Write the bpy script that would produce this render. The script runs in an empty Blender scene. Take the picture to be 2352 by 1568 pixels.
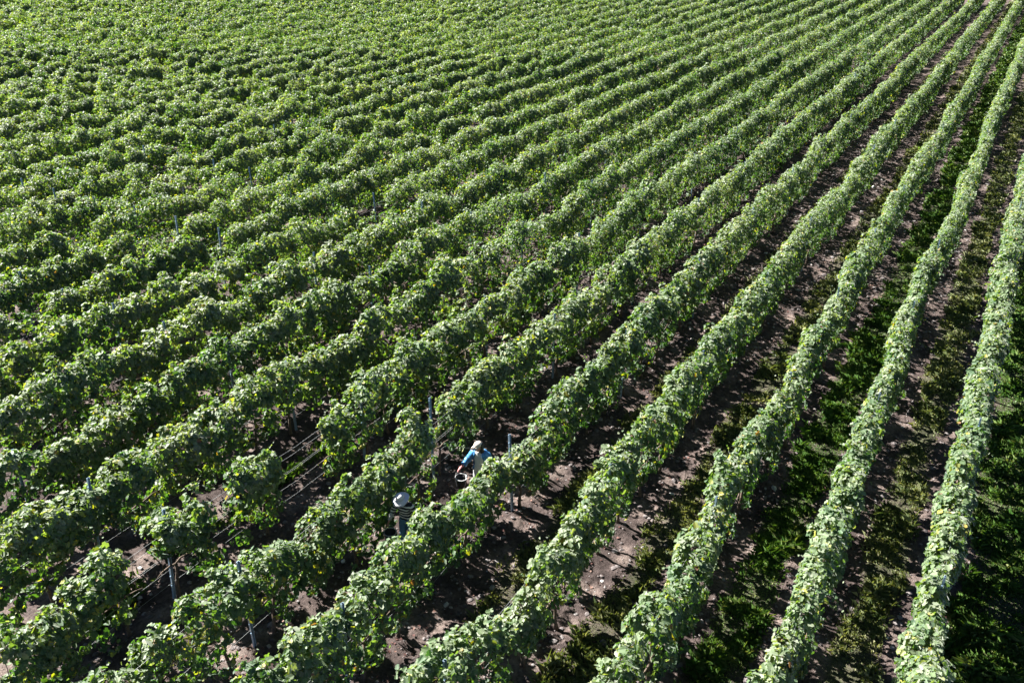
import bpy, bmesh, math, random
import numpy as np
from mathutils import Vector, Matrix

random.seed(7)
rng = np.random.default_rng(11)
sc = bpy.context.scene
COL = sc.collection

# ------------------------------------------------------------------ vineyard frame
# u runs along the rows, v across them (growing away from the camera), z up.
ROWAZ = math.radians(90 - 29.665)
CA, SA = math.cos(ROWAZ), math.sin(ROWAZ)
CAM_H = 13.0
PITCH = math.radians(27.193)
YAW = math.radians(29.665)
ROLL = math.radians(-0.6216)
FPX, WPX, HPX = 2050.0, 2352.0, 1568.0
ROW_S, ROW_V0 = 2.2058, -0.730


def row_v(k):
    return ROW_V0 + ROW_S * k


def world(u, v, z=0.0):
    return (u * CA - v * SA, u * SA + v * CA, z)


def in_frame(u, v, z=1.0):
    """pixel position and depth of a vineyard point (only used to know which stretch of a row is in view)"""
    x = u * CA - v * SA
    y = u * SA + v * CA
    dz = CAM_H - z
    fwd = y * math.cos(PITCH) + dz * math.sin(PITCH)
    dn = -y * math.sin(PITCH) + dz * math.cos(PITCH)
    fwd = np.maximum(fwd, 0.01)
    return x / fwd * FPX + WPX / 2, dn / fwd * FPX + HPX / 2, fwd


# ------------------------------------------------------------------ materials
def new_mat(name):
    m = bpy.data.materials.new(name)
    m.use_nodes = True
    nt = m.node_tree
    nt.nodes.clear()
    out = nt.nodes.new('ShaderNodeOutputMaterial')
    return m, nt, out


def link(nt, a, b):
    nt.links.new(a, b)


def ramp(nt, fac, stops):
    r = nt.nodes.new('ShaderNodeValToRGB')
    el = r.color_ramp.elements
    while len(el) < len(stops):
        el.new(0.5)
    for e, (p, c) in zip(el, stops):
        e.position = p
        e.color = (*c, 1)
    link(nt, fac, r.inputs[0])
    return r.outputs[0]


def noise(nt, vec, scale, detail=4, rough=0.55):
    n = nt.nodes.new('ShaderNodeTexNoise')
    n.inputs['Scale'].default_value = scale
    n.inputs['Detail'].default_value = detail
    n.inputs['Roughness'].default_value = rough
    if vec is not None:
        link(nt, vec, n.inputs['Vector'])
    return n.outputs[0]


def mixc(nt, fac, a, b):
    m = nt.nodes.new('ShaderNodeMix')
    m.data_type = 'RGBA'
    if isinstance(fac, float):
        m.inputs[0].default_value = fac
    else:
        link(nt, fac, m.inputs[0])
    for i, c in ((6, a), (7, b)):
        if isinstance(c, tuple):
            m.inputs[i].default_value = (*c, 1)
        else:
            link(nt, c, m.inputs[i])
    return m.outputs[2]


def leaf_material(name, stops, trans=0.3, rough=0.45, spec=0.5, transcol=(1.5, 1.5, 0.45), sheen=0.0):
    m, nt, out = new_mat(name)
    at = nt.nodes.new('ShaderNodeAttribute')
    at.attribute_name = 'tint'
    col = ramp(nt, at.outputs['Fac'], stops)
    p = nt.nodes.new('ShaderNodeBsdfPrincipled')
    p.inputs['Roughness'].default_value = rough
    p.inputs['Specular IOR Level'].default_value = spec
    p.inputs['Sheen Weight'].default_value = sheen
    link(nt, col, p.inputs['Base Color'])
    mul = nt.nodes.new('ShaderNodeMix')
    mul.data_type = 'RGBA'
    mul.blend_type = 'MULTIPLY'
    mul.inputs[0].default_value = 1.0
    link(nt, col, mul.inputs[6])
    mul.inputs[7].default_value = (*transcol, 1)
    t = nt.nodes.new('ShaderNodeBsdfTranslucent')
    link(nt, mul.outputs[2], t.inputs['Color'])
    mx = nt.nodes.new('ShaderNodeMixShader')
    mx.inputs[0].default_value = trans
    link(nt, p.outputs[0], mx.inputs[1])
    link(nt, t.outputs[0], mx.inputs[2])
    link(nt, mx.outputs[0], out.inputs[0])
    return m


def plain(name, col, rough=0.7, metal=0.0, var=0.25, scale=30.0, bump=0.0, spec=0.4):
    m, nt, out = new_mat(name)
    tc = nt.nodes.new('ShaderNodeTexCoord')
    n = noise(nt, tc.outputs['Object'], scale)
    c = ramp(nt, n, [(0.3, tuple(x * (1 - var) for x in col)), (0.7, tuple(min(1, x * (1 + var)) for x in col))])
    p = nt.nodes.new('ShaderNodeBsdfPrincipled')
    p.inputs['Roughness'].default_value = rough
    p.inputs['Metallic'].default_value = metal
    p.inputs['Specular IOR Level'].default_value = spec
    link(nt, c, p.inputs['Base Color'])
    if bump:
        b = nt.nodes.new('ShaderNodeBump')
        b.inputs['Strength'].default_value = bump
        b.inputs['Distance'].default_value = 0.01
        link(nt, n, b.inputs['Height'])
        link(nt, b.outputs[0], p.inputs['Normal'])
    link(nt, p.outputs[0], out.inputs[0])
    return m


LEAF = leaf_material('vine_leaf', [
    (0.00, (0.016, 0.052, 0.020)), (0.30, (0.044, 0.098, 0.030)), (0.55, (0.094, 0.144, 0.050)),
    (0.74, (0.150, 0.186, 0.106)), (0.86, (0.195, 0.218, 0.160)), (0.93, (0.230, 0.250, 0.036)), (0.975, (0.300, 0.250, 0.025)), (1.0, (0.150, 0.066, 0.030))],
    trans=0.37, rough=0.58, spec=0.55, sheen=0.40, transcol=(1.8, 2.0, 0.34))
GRASS_L = leaf_material('lush_grass', [(0.0, (0.030, 0.080, 0.014)), (0.6, (0.085, 0.150, 0.034)), (1.0, (0.200, 0.225, 0.095))], trans=0.25, rough=0.5, spec=0.3)
GRASS_D = leaf_material('dry_grass', [(0.0, (0.055, 0.088, 0.030)), (0.5, (0.140, 0.162, 0.072)), (1.0, (0.280, 0.275, 0.160))], trans=0.25, rough=0.55, spec=0.3)
LITTER = leaf_material('dead_leaf', [(0.0, (0.060, 0.026, 0.024)), (0.5, (0.130, 0.062, 0.052)), (1.0, (0.200, 0.130, 0.100))], trans=0.1, rough=0.7, spec=0.2, transcol=(1, .8, .6))
BARK = plain('vine_bark', (0.095, 0.068, 0.050), 0.9, var=0.5, scale=40, bump=0.6)
STEEL = plain('galvanised_steel', (0.30, 0.40, 0.50), 0.42, 0.35, var=0.18, scale=14)
WIRE = plain('wire_steel', (0.26, 0.27, 0.27), 0.5, 0.3, var=0.15, scale=6)
STONE = leaf_material('field_stone', [(0.0, (0.060, 0.050, 0.050)), (0.55, (0.130, 0.112, 0.110)), (0.9, (0.22, 0.20, 0.195)), (1.0, (0.42, 0.41, 0.40))], trans=0.0, rough=0.85, spec=0.2)


def ground_material():
    m, nt, out = new_mat('vineyard_soil')
    tc = nt.nodes.new('ShaderNodeTexCoord')
    ob = tc.outputs['Object']
    n1 = noise(nt, ob, 0.9, 6, 0.6)
    n2 = noise(nt, ob, 14.0, 6, 0.65)
    n3 = noise(nt, ob, 55.0, 3, 0.6)
    base = ramp(nt, n1, [(0.32, (0.036, 0.028, 0.027)), (0.5, (0.092, 0.071, 0.066)), (0.68, (0.230, 0.184, 0.163))])
    fine = ramp(nt, n2, [(0.28, (0.30, 0.27, 0.26)), (0.5, (0.85, 0.83, 0.82)), (0.72, (1.25, 1.22, 1.2))])
    mul = nt.nodes.new('ShaderNodeMix')
    mul.data_type = 'RGBA'
    mul.blend_type = 'MULTIPLY'
    mul.inputs[0].default_value = 1.0
    link(nt, base, mul.inputs[6])
    link(nt, fine, mul.inputs[7])
    # moss and roots where the sown strips grow ('turf' is stored on the sheet)
    at = nt.nodes.new('ShaderNodeAttribute')
    at.attribute_name = 'turf'
    n4 = noise(nt, ob, 6.0, 5, 0.6)
    mm = nt.nodes.new('ShaderNodeMath')
    mm.operation = 'MULTIPLY_ADD'
    link(nt, n4, mm.inputs[0])
    mm.inputs[1].default_value = 1.2
    mm.inputs[2].default_value = -0.85
    ad = nt.nodes.new('ShaderNodeMath')
    ad.operation = 'ADD'
    ad.use_clamp = True
    link(nt, at.outputs['Fac'], ad.inputs[0])
    link(nt, mm.outputs[0], ad.inputs[1])
    col = mixc(nt, ad.outputs[0], mul.outputs[2], (0.040, 0.048, 0.022))
    p = nt.nodes.new('ShaderNodeBsdfPrincipled')
    p.inputs['Roughness'].default_value = 0.95
    p.inputs['Specular IOR Level'].default_value = 0.15
    link(nt, col, p.inputs['Base Color'])
    b = nt.nodes.new('ShaderNodeBump')
    b.inputs['Strength'].default_value = 0.9
    b.inputs['Distance'].default_value = 0.05
    sm = nt.nodes.new('ShaderNodeMath')
    sm.operation = 'ADD'
    link(nt, n2, sm.inputs[0])
    link(nt, n3, sm.inputs[1])
    link(nt, sm.outputs[0], b.inputs['Height'])
    link(nt, b.outputs[0], p.inputs['Normal'])
    link(nt, p.outputs[0], out.inputs[0])
    return m


# ------------------------------------------------------------------ object helpers
def np_mesh(name, V, faces, mats, tint=None, smooth=False, matidx=None):
    """faces: list of (m, n) index arrays, one per polygon size"""
    me = bpy.data.meshes.new(name)
    V = np.asarray(V, np.float32)
    me.vertices.add(len(V))
    me.vertices.foreach_set('co', V.ravel())
    loops = np.concatenate([f.ravel() for f in faces]).astype(np.int32)
    sizes = np.concatenate([np.full(len(f), f.shape[1], np.int32) for f in faces])
    starts = np.concatenate([[0], np.cumsum(sizes)[:-1]]).astype(np.int32)
    me.loops.add(len(loops))
    me.loops.foreach_set('vertex_index', loops)
    me.polygons.add(len(sizes))
    me.polygons.foreach_set('loop_start', starts)
    me.polygons.foreach_set('loop_total', sizes)
    if matidx is not None:
        me.polygons.foreach_set('material_index', np.asarray(matidx, np.int32))
    if not smooth:
        me.polygons.foreach_set('use_smooth', np.zeros(len(sizes), bool))
    if tint is not None:
        a = me.attributes.new('tint', 'FLOAT', 'FACE')
        a.data.foreach_set('value', np.asarray(tint, np.float32))
    for m in mats if isinstance(mats, (list, tuple)) else [mats]:
        me.materials.append(m)
    me.update(calc_edges=True)
    return me


def add_obj(name, me, parent=None, loc=None, rotz=None):
    o = bpy.data.objects.new(name, me)
    COL.objects.link(o)
    if loc is not None:
        o.location = loc
    if rotz is not None:
        o.rotation_euler = (0, 0, rotz)
    if parent is not None:
        o.parent = parent
    return o


def tag(o, label=None, cat=None, group=None, kind=None):
    if label:
        o['label'] = label
    if cat:
        o['category'] = cat
    if group:
        o['group'] = group
    if kind:
        o['kind'] = kind
    return o


# ------------------------------------------------------------------ smooth random functions
def noise1(x, seed, scale):
    r = np.random.default_rng(int(seed) & 0xffffffff)
    t = r.normal(0, 1, 4096)
    x = np.asarray(x, float) / scale + 700.0
    i = np.floor(x).astype(int)
    f = x - i
    f = f * f * (3 - 2 * f)
    return t[i % 4096] * (1 - f) + t[(i + 1) % 4096] * f


def noise2(x, y, seed, scale):
    r = np.random.default_rng(int(seed))
    t = r.uniform(-1, 1, (256, 256))
    x = np.asarray(x, float) / scale + 1000.0
    y = np.asarray(y, float) / scale + 1000.0
    i, j = np.floor(x).astype(int), np.floor(y).astype(int)
    fx, fy = x - i, y - j
    fx, fy = fx * fx * (3 - 2 * fx), fy * fy * (3 - 2 * fy)
    i0, i1, j0, j1 = i % 256, (i + 1) % 256, j % 256, (j + 1) % 256
    return (t[i0, j0] * (1 - fx) + t[i1, j0] * fx) * (1 - fy) + (t[i0, j1] * (1 - fx) + t[i1, j1] * fx) * fy


# measured sway of the nearest rows: (u, offset across)
SWAY = {
    0: [(12, -.05), (15, .12), (18, .1), (21, .03), (25, 0), (43, .15)],
    1: [(11, -.05), (16, -.08), (18, .02), (21, -.06), (24, .06), (29, .12), (36, .04), (54, .04), (79, -.12)],
    2: [(10, -.05), (14, -.12), (16, -.02), (20, -.12), (23, -.1), (33, .08), (44, .03), (66, -.15)],
    3: [(8.8, .15), (10.9, -.12), (13.7, -.04), (17, -.04), (21, -.06)],
    4: [(7.6, -.05), (9, -.05), (10.4, .15), (12.4, .04), (14.7, 0), (17.5, .15), (20, .1)],
    5: [(6.2, .15), (7.7, .03), (9.4, .06), (11.2, -.02), (13.2, -.08), (14.7, .1), (16.1, .1), (18.2, .03)],
    6: [(5.6, -.12), (6.7, -.04), (8, .07), (9.7, .02), (11.5, -.08), (13.5, -.12), (15.3, .04), (17, -.1)],
    7: [(7, -.1), (10, .1), (13.7, .1), (15.9, -.1)],
}


def sway(k, u):
    u = np.asarray(u, float)
    s = 0.065 * noise1(u, 500 + k, 2.3) + 0.055 * noise1(u, 550 + k, 0.75)
    if k in SWAY:
        a = np.array(SWAY[k])
        s = s + np.interp(u, a[:, 0], a[:, 1], left=0.3 * a[0, 1], right=0.3 * a[-1, 1])
    return s


# ------------------------------------------------------------------ leaves
LOBED = np.array([[0, 0, 0], [0, 1, -.10],
                  [.28, -.13, .05], [.50, .20, .13], [.33, .40, .06], [.40, .70, .05],
                  [-.28, -.13, .05], [-.50, .20, .13], [-.33, .40, .06], [-.40, .70, .05]], float)
LOBED[:, 1] -= .25
LOBED_F = np.array([[0, 2, 3, 4, 5, 1], [1, 9, 8, 7, 6, 0]])
KITE = np.array([[0, -.15, 0], [.46, .30, .12], [0, .85, -.08], [-.46, .30, .12]], float)
KITE_F = np.array([[0, 1, 2], [0, 2, 3]])


def norm(a):
    return a / np.maximum(np.linalg.norm(a, axis=1, keepdims=True), 1e-6)


def leaf_geo(P, N, T, size, lobed):
    """leaf blades at P facing N with their tips along T"""
    tmpl, F = (LOBED, LOBED_F) if lobed else (KITE, KITE_F)
    N = norm(N)
    T = norm(T - N * (T * N).sum(1, keepdims=True))
    X = np.cross(T, N)
    n, m = len(P), len(tmpl)
    curl = 0.5 + 1.3 * rng.random(n)
    V = (P[:, None, :] + size[:, None, None] * (tmpl[None, :, 0, None] * X[:, None, :] + tmpl[None, :, 1, None] * T[:, None, :]
         + (tmpl[None, :, 2] * curl[:, None])[:, :, None] * N[:, None, :])).reshape(-1, 3)
    Fa = (np.arange(n)[:, None, None] * m + F[None]).reshape(-1, F.shape[1])
    return V, Fa, len(F)


THIN = {5: [(13.95, 15.15, .04)], 7: [(22.0, 23.0, .2)], 11: [(12.7, 13.9, .2)], 16: [(27.6, 29.2, .08)], 15: [(35, 36.5, .2)], 13: [(33, 33.8, .15)], 12: [(40, 41.3, .1)], 14: [(44, 45.2, .15)], 19: [(40, 41.5, .15)]}
DIP = {4: [(12.6, 15.8, .55), (17.5, 18.2, .2)], 5: [(9.3, 10.4, .55)], 6: [(5.0, 6.6, .25)], 1: [(17.2, 18.3, .2), (11.7, 12.6, .25)], 2: [(12.3, 13.0, .25)], 3: [(9.8, 10.9, .5)]}
SKIRT = {6: [(7.8, 8.95, 1.2)], 7: [(7.3, 9.3, 1.05)], 5: [(7.6, 8.8, .95)], 8: [(8.2, 9.0, 1.0)]}
VINE = 1.18      # planting distance


def vine_table(k):
    r = np.random.default_rng(9000 + k)
    n = 400
    t = dict(h=r.normal(0, 1, n), w=r.normal(0, 1, n), d=r.normal(0, 1, n), c=r.normal(0, 1, n), miss=r.random(n), ph=r.random() * VINE)
    return t


def clumpy(k, u):
    """how strongly the single vines stand apart: strong in the patchy part of the field, weak in the tidy rows"""
    c = 0.25 + 0.75 / (1 + np.exp(-(k - 4.6) * 1.3))
    fade = 1 / (1 + np.exp((u - 26 - 0.9 * k) / 5.0))
    return 0.16 + (c - 0.16) * fade


def canopy(k, ua, ub, dens_scale=1.0, low=None):
    """leaf positions for one stretch of row k between ua and ub; returns u, dv, z and outward normals, and per-leaf tint"""
    t = vine_table(k)
    depth_u = np.arange(ua, ub, 0.5)
    if len(depth_u) == 0:
        return []
    bands = []
    _, _, fw = in_frame(depth_u, row_v(k))
    lod = np.where(fw < 31, 0, np.where(fw < 66, 1, 2))
    dens = np.where(lod == 0, 980, np.where(lod == 1, 980, 400)) * dens_scale
    size = np.where(lod == 0, 0.088, np.where(lod == 1, 0.088 + 0.032 * (fw - 31) / 35, 0.122 + 0.07 * (fw - 66) / 60))
    for L in (0, 1, 2):
        sel = np.nonzero(lod == L)[0]
        if not len(sel):
            continue
        per = (15, 9, 5)[L]
        cnt = rng.poisson(dens[sel] * (1.15 + 1.0 * clumpy(k, depth_u[sel])) * 0.5 / per)
        u = np.repeat(depth_u[sel], cnt) + rng.random(cnt.sum()) * 0.5
        sz = np.repeat(size[sel], cnt)
        keep = u < ub
        u, sz = u[keep], sz[keep]
        cl = clumpy(k, u)
        q = (u + t['ph']) / VINE + 20
        iv = np.floor(q).astype(int) % 400
        fr = q - np.floor(q)
        env = 1 - cl * 0.42 * np.abs(2 * fr - 1) ** 2.6
        envh = 1 - cl * 0.20 * np.abs(2 * fr - 1) ** 2.2
        vig = np.clip(0.92 + 0.16 * cl * t['d'][iv] + 0.17 * cl * noise1(u, 300 + k, 3.5), 0.35, 1.3)
        miss = t['miss'][iv] < (0.02 if k < 10 else 0.09) * np.clip((cl - 0.3) * 2, 0, 1)
        vig = np.where(miss, 0.16, vig)
        zt = 2.05 + 0.07 * cl + (0.05 + 0.10 * cl) * t['h'][iv] + 0.085 * noise1(u, 100 + k, 0.45) + 0.05 * noise1(u, 150 + k, 4.0)
        zb = 0.52 - 0.13 * cl + (0.05 + 0.07 * cl) * t['c'][iv] + 0.10 * noise1(u, 200 + k, 0.3) + 0.06 * noise1(u, 210 + k, 0.8)
        zt = zb + (zt - zb) * envh * np.where(miss, 0.6, 1) - 0.17 * cl * np.clip(noise1(u, 155 + k, 1.7), 0, 2)
        hw = (0.155 + 0.165 * cl + 0.035 * t['w'][iv] * (0.4 + cl) + 0.055 * noise1(u, 250 + k, 0.45) + 0.04 * noise1(u, 260 + k, 1.6)) * env
        # bare stretches, dips and lifted skirts seen in single rows; every post stands in a slight parting
        pd = np.abs((u - 2.38) / 6.03 - np.round((u - 2.38) / 6.03)) * 6.03
        part = np.clip(1.4 - pd / 0.45, 0, 1)
        zb = zb + 0.42 * part * (cl > 0.2)
        vig = vig * (1 - 0.3 * part)
        for (a, b, g) in THIN.get(k, ()):
            vig = np.where((u > a) & (u < b), g, vig)
        for (a, b, g) in DIP.get(k, ()):
            zt = zt - g * np.clip(np.minimum(u - a, b - u) / 0.35, 0, 1)
        for (a, b, g) in SKIRT.get(k, ()):
            zb = np.where((u > a) & (u < b), np.maximum(zb, g + 0.1 * noise1(u, 270 + k, .3)), zb)
        zb = np.minimum(zb, zt - 0.35)
        hole = (noise1(u, 280 + k, 0.42) < -1.05) | (noise1(u, 290 + k, 0.8) < -1.7)
        vig = np.where(hole, vig * (0.40 + 0.25 * cl), vig)
        hw = np.clip(hw, 0.12, 0.6) * np.where(miss, 0.5, 1)
        ok = rng.random(len(u)) < np.clip(vig * (0.55 + 0.45 * env), 0, 1)
        u, sz, zt, zb, hw, iv, cl = u[ok], sz[ok], zt[ok], zb[ok], hw[ok], iv[ok], cl[ok]
        n = len(u)
        if n == 0:
            continue
        th = rng.random(n) * 2 * np.pi
        # more leaves on the flanks and the crown than underneath
        th = np.where((np.sin(th) < -0.5) & (rng.random(n) < 0.6), rng.random(n) * np.pi, th)
        ct, st = np.cos(th), np.sin(th)
        e = 0.62
        cx = np.sign(ct) * np.abs(ct) ** e
        cz = np.sign(st) * np.abs(st) ** e
        rr = 0.42 + 0.64 * rng.random(n) ** 0.55 + np.where(rng.random(n) < 0.10, 0.30 * rng.random(n), 0)
        zc, hz = (zt + zb) / 2, (zt - zb) / 2
        # narrower towards the foot
        taper = 0.80 + 0.20 * (cz * 0.5 + 0.5)
        dv = cx * hw * rr * taper
        z = zc + cz * hz * rr
        N0 = norm(np.stack([0.30 * rng.normal(0, 1, n), ct / np.maximum(hw, .1) * 0.33, st / np.maximum(hz, .2) * 0.62 + 0.12], 1))
        # every centre is a shoot tip carrying a rosette of blades
        q = np.repeat(np.arange(n), np.clip(rng.poisson(per, n), 2, per * 2))
        rc = ((0.145, 0.145, 0.145)[L] * (0.65 + 0.6 * rng.random(n)))[q]
        N0 = N0[q]
        D = norm(0.75 * N0 + rng.normal(0, .62, (len(q), 3)))
        C = np.stack([u, dv, z], 1)[q] + D * (rc * (0.30 + 0.70 * np.sqrt(rng.random(len(q)))))[:, None] * np.array([1.25, .9, 1.0])
        ctint = rng.normal(0, .10, n)[q]
        u, sz, zt, zb, hw, iv, cl, cx = u[q], sz[q], zt[q], zb[q], hw[q], iv[q], cl[q], cx[q]
        u, dv, z = C[:, 0], C[:, 1], C[:, 2]
        n = len(q)
        N = norm(0.62 * D + 0.45 * N0 + np.array([0, 0, .30])) + rng.normal(0, 0.38, (n, 3))
        T = np.stack([rng.normal(0, 0.6, n), 0.5 * cx + rng.normal(0, .45, n), -0.5 + rng.normal(0, .5, n)], 1) + 0.5 * D
        s = sz * np.clip(rng.normal(1, 0.25, n), 0.45, 1.6)
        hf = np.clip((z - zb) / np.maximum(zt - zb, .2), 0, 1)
        tint = 0.28 + 0.30 * hf + 0.05 * t['c'][iv] + 0.05 * noise1(u, 350 + k, 2.0) + ctint + rng.normal(0, 0.11, n)  # paler upwards: young leaves, plus the sunlit hedge top put into the colour
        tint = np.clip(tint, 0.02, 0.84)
        y = rng.random(n)
        yel = 0.030 + 0.07 * (1 - hf) * cl + 0.02 * np.clip(t['d'][iv], 0, 2)
        tint = np.where(y < yel, 0.90 + 0.07 * rng.random(n), tint)
        tint = np.where(y > 0.994, 0.99, tint)
        P = np.stack([u, dv, z], 1)
        parts = [(P, N, T, s, tint)]
        # long shoots standing out of the hedge
        if L < 2:
            ns = rng.poisson((ub - ua) * (1.5 if L == 0 else 1.0) * len(sel) / max(1, len(depth_u)) * (2.3 + 0.2 * float(cl.mean())))
            if ns:
                pick = rng.integers(0, n, ns)
                su, szt, shw = u[pick], zt[pick], hw[pick]
                side = np.where(rng.random(ns) < 0.6, 0, np.where(rng.random(ns) < 0.5, 1, -1))
                length = 0.16 + 0.34 * rng.random(ns) ** 1.6
                m = 7
                tt = np.linspace(0.1, 1, m)[None, :]
                bend = rng.normal(0, .35, (ns, 1))
                pu = su[:, None] + bend * length[:, None] * tt
                pv = (side * shw)[:, None] * 0.9 + side[:, None] * length[:, None] * tt * 0.8 + rng.normal(0, .05, (ns, m)) + rng.normal(0, .08, (ns, 1))
                z0 = np.where(side == 0, szt - 0.05, 0.9 + 0.7 * rng.random(ns))
                pz = z0[:, None] + length[:, None] * (tt * np.where(side == 0, 1, 0.35)[:, None] - 0.5 * tt ** 2 * np.abs(side)[:, None])
                ps = (sz[pick][:, None] * (1.0 - 0.55 * tt)).ravel()
                PP = np.stack([pu.ravel(), pv.ravel(), pz.ravel()], 1)
                NN = rng.normal(0, .7, (ns * m, 3)) + np.array([0, 0, .6])
                TT = rng.normal(0, .7, (ns * m, 3)) + np.array([0, 0, -.4])
                ti = np.clip(0.66 + rng.normal(0, .12, ns * m), .2, .87)
                parts.append((PP, NN, TT, ps, ti))
        P, N, T, s, tint = [np.concatenate([p[i] for p in parts]) for i in range(5)]
        P[:, 1] += sway(k, P[:, 0])
        bands.append((L, P, N, T, s, tint))
    return bands


def foliage_mesh(name, k, ua, ub, base_u, **kw):
    Vs, F6, F3, t6, t3 = [], [], [], [], []
    off = 0
    for L, P, N, T, s, tint in canopy(k, ua, ub, **kw):
        P = P.copy()
        P[:, 0] -= base_u
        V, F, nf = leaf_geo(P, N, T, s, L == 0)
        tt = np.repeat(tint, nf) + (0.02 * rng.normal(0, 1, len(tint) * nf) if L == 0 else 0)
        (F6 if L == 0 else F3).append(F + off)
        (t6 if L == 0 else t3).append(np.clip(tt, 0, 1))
        Vs.append(V)
        off += len(V)
    faces = [np.concatenate(x) for x in (F6, F3) if x]
    tints = np.concatenate([np.concatenate(x) for x in (t6, t3) if x])
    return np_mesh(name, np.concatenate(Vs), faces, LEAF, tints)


def tube_bm(bm, pts, radii, n=6):
    rings = []
    pts = [Vector(p) for p in pts]
    for i, p in enumerate(pts):
        d = (pts[min(i + 1, len(pts) - 1)] - pts[max(i - 1, 0)]).normalized()
        a = d.orthogonal().normalized() if i == 0 else (rings_dir - d * rings_dir.dot(d)).normalized()
        rings_dir = a
        b = d.cross(a)
        rings.append([bm.verts.new(p + (a * math.cos(2 * math.pi * j / n) + b * math.sin(2 * math.pi * j / n)) * radii[i]) for j in range(n)])
    for r0, r1 in zip(rings, rings[1:]):
        for j in range(n):
            bm.faces.new((r0[j], r0[(j + 1) % n], r1[(j + 1) % n], r1[j]))
    bm.faces.new(list(reversed(rings[0])))
    bm.faces.new(rings[-1])


def bm_mesh(name, bm, mat, smooth=True):
    me = bpy.data.meshes.new(name)
    bmesh.ops.recalc_face_normals(bm, faces=bm.faces)
    bm.to_mesh(me)
    bm.free()
    for f in me.polygons:
        f.use_smooth = smooth
    for m in mat if isinstance(mat, (list, tuple)) else [mat]:
        me.materials.append(m)
    return me


def trunk_mesh(i):
    r = random.Random(100 + i)
    bm = bmesh.new()
    pts, rad = [], []
    x = y = 0.0
    for j in range(6):
        pts.append((x, y, -0.05 + 0.17 * j))
        rad.append(0.040 - 0.003 * j + (0.012 if j in (0, 5) else 0) + r.uniform(-.004, .004))
        x += r.uniform(-.035, .035)
        y += r.uniform(-.025, .025)
    tube_bm(bm, pts, rad, 7)
    top = pts[-1]
    for sgn in (-1, 1):
        a = [top, (top[0] + sgn * .14, top[1] + r.uniform(-.02, .02), top[2] + .05), (top[0] + sgn * .34, top[1] + r.uniform(-.03, .03), top[2] + r.uniform(0, .05)),
             (top[0] + sgn * .5, top[1] + r.uniform(-.03, .03), top[2] + r.uniform(-.02, .05))]
        tube_bm(bm, a, [.026, .018, .013, .008], 5)
    # a few upright canes carrying the shoots
    for c in range(4):
        cx = top[0] + r.uniform(-.4, .4)
        p = [(cx, top[1], top[2] + .03), (cx + r.uniform(-.05, .05), top[1] + r.uniform(-.06, .06), top[2] + .45), (cx + r.uniform(-.08, .08), top[1] + r.uniform(-.08, .08), top[2] + .85)]
        tube_bm(bm, p, [.007, .006, .004], 4)
    return bm_mesh('trunk', bm, BARK)


TRUNKS = [trunk_mesh(i) for i in range(6)]


# ------------------------------------------------------------------ ground
def alley(v):
    """alley index (0 between row 0 and row 1) and distance from the alley's middle"""
    q = (v - ROW_V0) / ROW_S
    k = np.floor(q)
    return k.astype(int), (q - k - 0.5) * ROW_S


TURF = {-3: (.5, 1.0), -2: (.55, .9), -1: (.80, 1.0), 0: (.50, .85), 1: (.55, 1.0), 2: (.46, .75), 3: (.46, .66), 4: (.25, .12), 5: (.35, .35), 6: (.35, .4)}


def turf_amount(u, v):
    k, d = alley(v)
    hw = np.zeros_like(d)
    am = np.zeros_like(d)
    for a, (w, m) in TURF.items():
        hw = np.where(k == a, w, hw)
        am = np.where(k == a, m, am)
    wob = 0.16 * noise2(u, v, 41, 1.3) + 0.08 * noise2(u, v, 42, 0.4)
    x = np.clip((hw + wob - np.abs(d)) / 0.22, 0, 1)
    patch = np.clip(0.5 + am * 0.55 + 0.9 * noise2(u, v, 43, 1.1) * (1.15 - am) + 0.5 * noise2(u, v, 44, 0.35) * (1.1 - am), 0, 1)
    return np.where(hw > 0.01, x * np.where(am > .95, np.maximum(patch, .8), patch * (am + .1)), 0)


def soil_height(u, v):
    k, d = alley(v)
    near = 1.0
    ridge = 0.05 * np.clip((np.abs(d) - 0.72) / 0.3, 0, 1)
    clod = 0.035 * noise2(u, v, 51, 0.55) + 0.038 * noise2(u, v, 52, 0.24) + 0.034 * np.abs(noise2(u, v, 53, 0.12))
    t = turf_amount(u, v)
    return ridge + clod * (1 - 0.6 * t) * near + 0.03 * noise2(u, v, 54, 3.0)


def axis(lo, a, b, hi, fine, coarse):  # fine near the camera, coarse outwards
    mid = np.arange(a, b, fine)
    left = a - np.cumsum(np.geomspace(fine, coarse, 60))
    left = np.concatenate([left[left > lo], [lo]])[::-1]
    right = b + np.cumsum(np.geomspace(fine, coarse, 60))
    right = np.concatenate([right[right < hi], [hi]])
    return np.concatenate([left, mid, right])


def make_ground():
    U = axis(-60, 4, 40, 330, 0.055, 20)
    Vv = axis(-120, -4.5, 14, 260, 0.055, 20)
    uu, vv = np.meshgrid(U, Vv, indexing='ij')
    zz = soil_height(uu, vv)
    far = np.maximum(np.maximum(4 - uu, uu - 44), np.maximum(-4.5 - vv, vv - 14))
    zz = zz * np.clip(1 - far / 60, 0, 1)
    V = np.stack([uu.ravel(), vv.ravel(), zz.ravel()], 1)
    nu, nv = len(U), len(Vv)
    i = np.arange(nu - 1)[:, None] * nv + np.arange(nv - 1)[None]
    F = np.stack([i, i + nv, i + nv + 1, i + 1], -1).reshape(-1, 4)
    me = np_mesh('ground', V, [F], ground_material(), smooth=True)
    me.polygons.foreach_set('use_smooth', np.ones(len(F), bool))
    a = me.attributes.new('turf', 'FLOAT', 'POINT')
    a.data.foreach_set('value', turf_amount(uu, vv).ravel().astype(np.float32))
    o = add_obj('ground', me, rotz=ROWAZ)
    tag(o, 'pinkish brown stony soil of the vineyard alleys', None, None, 'structure')


make_ground()


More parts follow.
